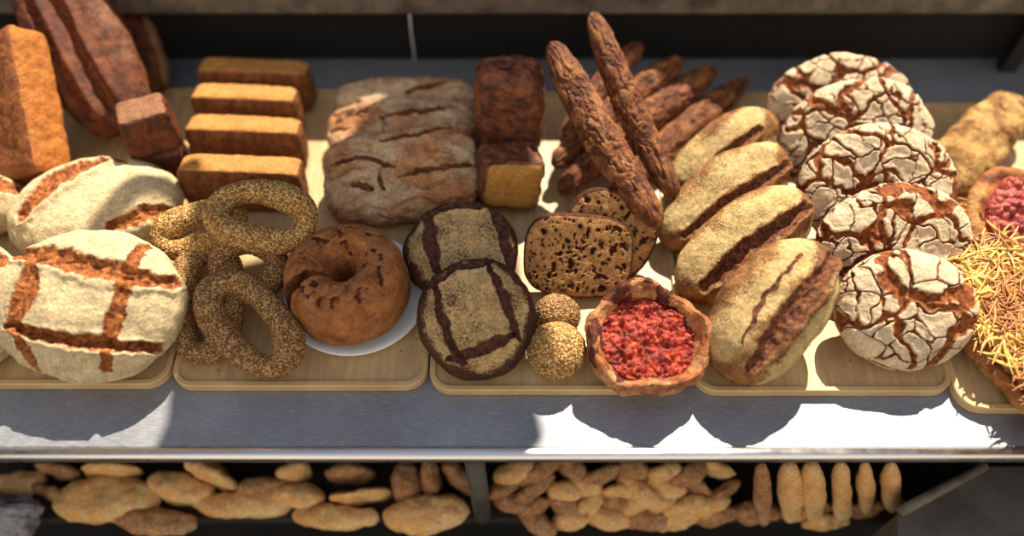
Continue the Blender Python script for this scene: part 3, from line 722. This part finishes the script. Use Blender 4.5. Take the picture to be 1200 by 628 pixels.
# ------------------------------------------------------------------ flat topped breads at the right end
def topped(lab, cx, cy, a, b, h, R, z, top_mat, strips=0, spread=(.8, .86), cat='flatbread', name='topped_flatbread', zoff=0):
    W, F, U = body(a, b, h, 3.2, 2.6, .6, (120, 80, 26)); N = normals(W, F); Q = W+cx*.01
    r = (np.abs(W[:, 0]/a)**3+np.abs(W[:, 1]/b)**3)**(1/3)
    W = W+N*(-.008*sstep(.9, .76, r)*sstep(.3, .7, N[:, 2])+fbm(Q*30, 3)*.006)[:, None]
    zmin = (W@R.T)[:, 2].min(); z = TZ-zmin if z is None else z
    e = empty(name, P(cx, cy, z), R); tag(e, lab, cat)
    mk('crust', W, F, M['golden'], {'flour': .4+.8*fbm(Q*28, 3), 'crack': .8*sstep(.3, .5, fbm(Q*24, 3))}, parent=e)
    kx, ky = 130, 90
    X, Y = np.meshgrid(np.linspace(-1, 1, kx), np.linspace(-1, 1, ky), indexing='ij'); X = X.ravel(); Y = Y.ravel()
    U = X*np.sqrt(1-Y*Y/2.6); Vv = Y*np.sqrt(1-X*X/2.6); rr = np.maximum(np.abs(X), np.abs(Y))
    T = np.stack([U*a*spread[0], Vv*b*spread[1], np.zeros(len(U))], 1)
    F1, F2, ID = voro(T*95+cx)
    T[:, 2] = h*.80+(.5-F1)*.011+fbm(T*30+cx, 3)*.008-.012*sstep(.9, 1, rr)
    I = np.arange(kx-1)[:, None]; J = np.arange(ky-1)[None, :]
    F = np.stack([I*ky+J, (I+1)*ky+J, (I+1)*ky+J+1, I*ky+J+1], -1).reshape(-1, 4)
    mk('topping', T, F, top_mat, parent=e)
    if strips:
        V = []; F = []; mi = []; r2 = random.Random(int(cx))
        for i in range(strips):
            x = r2.uniform(-.82, .82)*a; y = r2.uniform(-.82, .82)*b; an = r2.uniform(0, math.pi); L = r2.uniform(.012, .030); cv = r2.uniform(-60, 60)
            rad = r2.uniform(.0009, .0017); zz = h*.88+r2.uniform(.001, .009); b0 = len(V); n = 7
            clump = math.sin(x*60+1)+math.sin(y*50+x*30)
            tl = r2.uniform(-.2, .2)
            for k in range(n):
                u = k/(n-1)-.5; lx = u*L*2; ly = cv*lx*lx*.6
                px_, py_ = x+lx*math.cos(an)-ly*math.sin(an), y+lx*math.sin(an)+ly*math.cos(an)
                ra = rad*(1-(2*u)**4*.7)
                for q in range(5):
                    w = 2*math.pi*q/5
                    V.append((px_-math.sin(an)*math.cos(w)*ra*1.6, py_+math.cos(an)*math.cos(w)*ra*1.6, zz+tl*lx+math.sin(w)*ra))
            for k in range(n-1):
                for q in range(5):
                    F.append((b0+k*5+q, b0+k*5+(q+1) % 5, b0+(k+1)*5+(q+1) % 5, b0+(k+1)*5+q)); mi.append(1 if clump < -.5 or r2.random() < .15 else 0)
        o = mk('onion_shreds', V, np.array(F), None, parent=e, mats=[M['onion'], M['onion_brown']], midx=mi); o['kind'] = 'stuff'
topped('long flatbread covered in pale onion shreds, hanging over the right tray front', 1203, 392, .150, .082, .020, Rx(D(6))@Rz(D(-62)), None, M['onion_brown'], 1500)
topped('flatbread with a roasted red topping at the right edge, behind the onion one', 1212, 262, .088, .072, .018, Rx(D(14))@Rz(D(-28)), .052, M['berry'])
topped('small onion flatbread with a thick browned rim, beside the rye rounds', 1141, 276, .050, .042, .018, Rx(D(10))@Rz(D(-60)), None, M['onion_brown'], 120)
# ------------------------------------------------------------------ iron post, cord
box_ = box('iron_post', (P(1196, 118, 0)[0]-.012, .395, .0005), (P(1196, 118, 0)[0]+.014, .415, .16), M['post']); tag(box_, 'dark iron post at the right against the back wall', 'post')
cp = PY(484, 84, YB-.004); V, F = [], []
A = PY(486, 88, YB-.006); B = PY(480, 17, YB-.014)
def tube(name, pts, r, mat, n=8, parent=None):
    V = []; F = []; pts = [np.array(p) for p in pts]
    c = pts[0].copy()
    for i, p in enumerate(pts):
        t = pts[min(i+1, len(pts)-1)]-pts[max(i-1, 0)]; t /= np.linalg.norm(t)
        a = np.cross(t, [0, 1, .1]); a /= np.linalg.norm(a); b = np.cross(t, a)
        rr = r[i] if isinstance(r, (list, tuple)) else r
        for k in range(n): w = 2*math.pi*k/n; V.append(p-c+a*math.cos(w)*rr+b*math.sin(w)*rr)
    for i in range(len(pts)-1):
        for k in range(n): F.append((i*n+k, i*n+(k+1) % n, (i+1)*n+(k+1) % n, (i+1)*n+k))
    F.append(tuple(range(n-1, -1, -1))); F.append(tuple((len(pts)-1)*n+k for k in range(n)))
    return mk(name, V, F, mat, M=mat4(np.eye(3), c), parent=parent)
tag(tube('cord', [A, (A*.6+B*.4)+np.array([.002, 0, 0]), (A*.3+B*.7), B], .0016, M['cord']), 'thin pale cord hanging down the dark back wall', 'cord')
# ------------------------------------------------------------------ lower shelf
ZL = -.27
ls = box('lower_shelf', (-1.2, -.262, ZL-.02), (1.2, .3, ZL), M['dkwood'], bev=.003); tag(ls, 'dark wooden shelf below the steel counter, holding small breads', 'shelf')
def low(cx, cy, rx, ry, h, spin, mat, lab, name='small_loaf', sup=ZL, tilt=5, roll=0, p2=2.4, cat='bread'):
    loaf(name, lab, cat, cx, cy, rx, ry, h, tilt, mat, spin=spin, roll=roll, n=(28, 24, 14), sup=sup, group='small breads on the lower shelf', lump=.004, lumpf=30, p2=p2,
         scores=[])
rl, rd = M['roll'], M['roll_dark']
LOW = [
 (22, 566, 30, 16, .02, 10, rl, 'small pale loaf at the left end of the lower shelf'),
 (70, 552, 26, 12, .03, -10, rd, 'small brown loaf third from the left end, at the back of the lower shelf'),
 (62, 578, 24, 10, .02, -18, rd, 'small brown loaf wedged left of the widest pale one on the lower shelf'),
 (126, 586, 58, 27, .022, 3, rl, 'wide pale flat loaf at the lower left, widest on its shelf'),
 (182, 610, 44, 17, .018, -4, rd, 'darker flat loaf just below and right of the wide pale one'),
 (132, 552, 34, 14, .035, 0, rl, 'pale loaf behind the wide pale one'),
 (212, 572, 38, 20, .028, -14, rl, 'pale oval loaf right of the widest one on the lower shelf'),
 (250, 556, 34, 16, .04, -24, rl, 'pale loaf leaning behind the long flat one on the lower shelf'),
 (284, 592, 56, 16, .02, 0, rl, 'long flat pale loaf under the seeded rings tray'),
 (308, 574, 30, 15, .035, 8, rd, 'small tan loaf resting behind the long flat one'),
 (345, 556, 22, 14, .04, 18, rl, 'small orange tan loaf below the ring cake, at the back'),
 (350, 582, 30, 15, .03, -6, rl, 'small tan loaf below the ring cake, in the middle'),
 (393, 606, 50, 15, .02, -2, rl, 'long thin pale loaf below the ring cake, lying in front'),
 (424, 582, 36, 9, .03, 6, rl, 'thin pale loaf lying behind the long thin one'),
 (410, 556, 30, 12, .035, 0, rd, 'dark tan loaf at the back below the creased loaves'),
 (500, 602, 52, 22, .026, 6, rl, 'broad pale loaf in the middle of the lower shelf'),
 (476, 566, 18, 26, .03, 0, rd, 'small brown upright loaf behind the broad pale one'),
 (505, 560, 14, 22, .035, 12, rd, 'narrow brown upright loaf beside the other upright one'),
 (538, 560, 26, 12, .03, -38, rd, 'dark narrow loaf leaning left of the grey post'),
]
for i, a in enumerate(LOW): low(*a)
r2 = random.Random(5)
places = [('left', 0), ]
k = 0
adj = ['topmost', 'upper', 'lower', 'bottom']
for row, (cy, n, x0, x1) in enumerate([(553, 8, 588, 860), (573, 9, 582, 862), (591, 9, 590, 850), (607, 6, 610, 860)]):
    for j in range(n):
        cx = x0+(x1-x0)*(j+.5)/n+r2.uniform(-6, 6)
        ordn = ['first', 'second', 'third', 'fourth', 'fifth', 'sixth', 'seventh', 'eighth', 'ninth'][j]
        low(cx, cy+r2.uniform(-4, 4), r2.uniform(20, 30), r2.uniform(9, 13), .022, r2.uniform(-35, 35), rd if r2.random() < .55 else rl,
            'small twisted roll in the heap by the grey post, %s row, %s from left' % (adj[row], ordn), name='twisted_roll', sup=ZL+(.03 if row < 3 else 0)*(3-row)*.6, cat='bread roll')
# upright sticks at the right
for j, (x, w, L) in enumerate([(893, 9, 50), (925, 13, 46), (951, 13, 44), (985, 10, 44), (1013, 9, 36), (1044, 10, 34)]):
    A = P(x, 543, ZL+.17); B = P(x+2, 543+L+22, ZL+.02)
    stick('bread_stick', 'upright bread stick at the lower right, %s from the left' % ['first', 'second', 'third', 'fourth', 'fifth', 'sixth'][j], 'bread stick', A, B, w*.00135, w*.0013, rl if j else rd, n=(30, 14, 12), group='upright bread sticks on the lower shelf')
for x, y, w, h, m, lab in [(888, 600, 30, 14, rd, 'dark small roll left of the bread sticks, low'), (942, 598, 32, 13, rl, 'pale roll in front of the bread sticks'), (968, 612, 26, 11, rl, 'palest round roll at the foot of the bread sticks'),
                           (1008, 596, 26, 10, rd, 'tan roll at the foot of the fourth bread stick'), (1043, 592, 22, 9, rl, 'small tan roll at the foot of the last bread stick')]:
    low(x, y, w, h, .022, r2.uniform(-8, 8), m, lab, name='roll', cat='bread roll')
pp = tube('grey_post', [P(556, 540, -.04), P(566, 604, ZL+.0)], [.013, .013], M['grey'], 16); tag(pp, 'grey metal post between the pale loaves and the heap of rolls', 'post')
# grey crate lower right
cp_ = np.array([P(x, y, -.15) for x, y in ((1052, 602), (1152, 547), (1330, 547), (1330, 720), (1052, 720))]); cc = cp_.mean(0)
e = empty('grey_crate', cc); tag(e, 'grey plastic crate with a light rail at the lower right corner', 'crate')
Wc = np.concatenate([cp_-cc-np.array([0, 0, .22]), cp_-cc]); Fc = [(4, 3, 2, 1, 0), (5, 6, 7, 8, 9)]+[(k, (k+1) % 5, 5+(k+1) % 5, 5+k) for k in range(5)]
mk('crate_body', Wc, Fc, M['grey'], parent=e, smooth=False)
tr = tube('crate_rail', [cp_[0]-cc, cp_[1]-cc], .007, M['beam'], 8); tr.matrix_world = mat4(np.eye(3), cp_[0]-cc+np.array([0, 0, .005])); tr.parent = e
pb = loaf('paper_bag', 'crumpled pale paper bag at the lower left corner', 'bag', 4, 606, 34, 28, .03, 30, M['paper'], n=(40, 40, 20), sup=ZL, lump=.008, lumpf=40, p1=4)
# ------------------------------------------------------------------ added unseen panels, outlined to cast shade on the counter
SUN = np.array([.22, .64, .73]); SUN /= np.linalg.norm(SUN)
def occl(name, lab, poly, z0, z1, mat, th=.01):
    V = []
    for x, y in poly:
        p = P(x, y, z0); V.append(p+SUN*((z1-z0)/SUN[2]))
    V = np.array(V); c = V.mean(0); n = len(V)
    W = np.concatenate([V-c, V-c+np.array([0, 0, th])]); F = [tuple(range(n))[::-1], tuple(range(n, 2*n))]+[(k, (k+1) % n, n+(k+1) % n, n+k) for k in range(n)]
    o = mk(name, W, F, mat, smooth=False, M=mat4(np.eye(3), c)); return tag(o, lab, 'shade_panel')
occl('shade_panel', 'added shade panel high above the middle of the counter, out of the frame',
     [(490, 95), (392, 192), (340, 262), (222, 290), (206, 440), (150, 560), (565, 560), (650, 462), (628, 380), (612, 250), (600, 60), (560, 60)], .04, 1.25, M['blocker'])  # made-up panel, its outline is the wanted shade projected back along the sun
occl('shade_strip', 'added shade strip beside the shade panel, out of the frame', [(96, 282), (150, 232), (232, 196), (236, 214), (160, 250), (112, 296)], .07, 1.25, M['blocker'], .004)  # made-up strip, added to throw a shade band over the left loaves
# ------------------------------------------------------------------ light, world, camera
sd = bpy.data.lights.new('sun', 'SUN'); sd.energy = 10; sd.angle = D(.53); sd.color = (1, .88, .70)
so = bpy.data.objects.new('sun', sd); C.objects.link(so)
so.rotation_euler = Vector((SUN[0], SUN[1], SUN[2])).to_track_quat('Z', 'Y').to_euler()
w = bpy.data.worlds.new('sky'); bpy.context.scene.world = w; w.use_nodes = True; nt = w.node_tree
tc = nt.nodes.new('ShaderNodeTexCoord'); sp = nt.nodes.new('ShaderNodeSeparateXYZ'); nt.links.new(tc.outputs['Generated'], sp.inputs[0])
def wramp(sock, lo, hi, stops):
    mr = nt.nodes.new('ShaderNodeMapRange'); mr.inputs['From Min'].default_value = lo; mr.inputs['From Max'].default_value = hi
    nt.links.new(sock, mr.inputs['Value']); rp = nt.nodes.new('ShaderNodeValToRGB'); nt.links.new(mr.outputs[0], rp.inputs[0])
    e = rp.color_ramp.elements; e[0].position = stops[0][0]; e[0].color = stops[0][1]; e[1].position = stops[-1][0]; e[1].color = stops[-1][1]
    for p, c in stops[1:-1]: q = e.new(p); q.color = c
    return rp.outputs[0]
back = wramp(sp.outputs['Z'], -1, 1, [(.45, (.05, .045, .04, 1)), (.6, (.10, .10, .12, 1)), (.8, (.26, .30, .40, 1)), (1, (.46, .50, .60, 1))])
front = wramp(sp.outputs['Z'], -1, 1, [(.45, (.28, .22, .17, 1)), (.52, (1.5, 1.26, .96, 1)), (.8, (1.1, 1.0, .86, 1)), (1, (.46, .50, .60, 1))])
fy = nt.nodes.new('ShaderNodeMapRange'); fy.inputs['From Min'].default_value = -.35; fy.inputs['From Max'].default_value = .15
nt.links.new(sp.outputs['Y'], fy.inputs['Value']); mx = nt.nodes.new('ShaderNodeMix'); mx.data_type = 'RGBA'
nt.links.new(fy.outputs[0], mx.inputs[0]); nt.links.new(front, mx.inputs[6]); nt.links.new(back, mx.inputs[7])
nt.links.new(mx.outputs[2], nt.nodes['Background'].inputs['Color']); nt.nodes['Background'].inputs['Strength'].default_value = .84
cd = bpy.data.cameras.new('camera'); cd.sensor_width = 36; cd.lens = FPX/1200*36; cd.clip_start = .02
cd.dof.use_dof = True; cd.dof.focus_distance = 1.025; cd.dof.aperture_fstop = .85
co = bpy.data.objects.new('camera', cd); C.objects.link(co)
co.matrix_world = mat4(np.stack([RT, UP, -FW], 1), CAM)
sc = bpy.context.scene; sc.camera = co
sc.view_settings.view_transform = 'Standard'; sc.view_settings.look = 'None'; sc.view_settings.exposure = 0; sc.view_settings.gamma = 1
sc.view_settings.use_curve_mapping = False
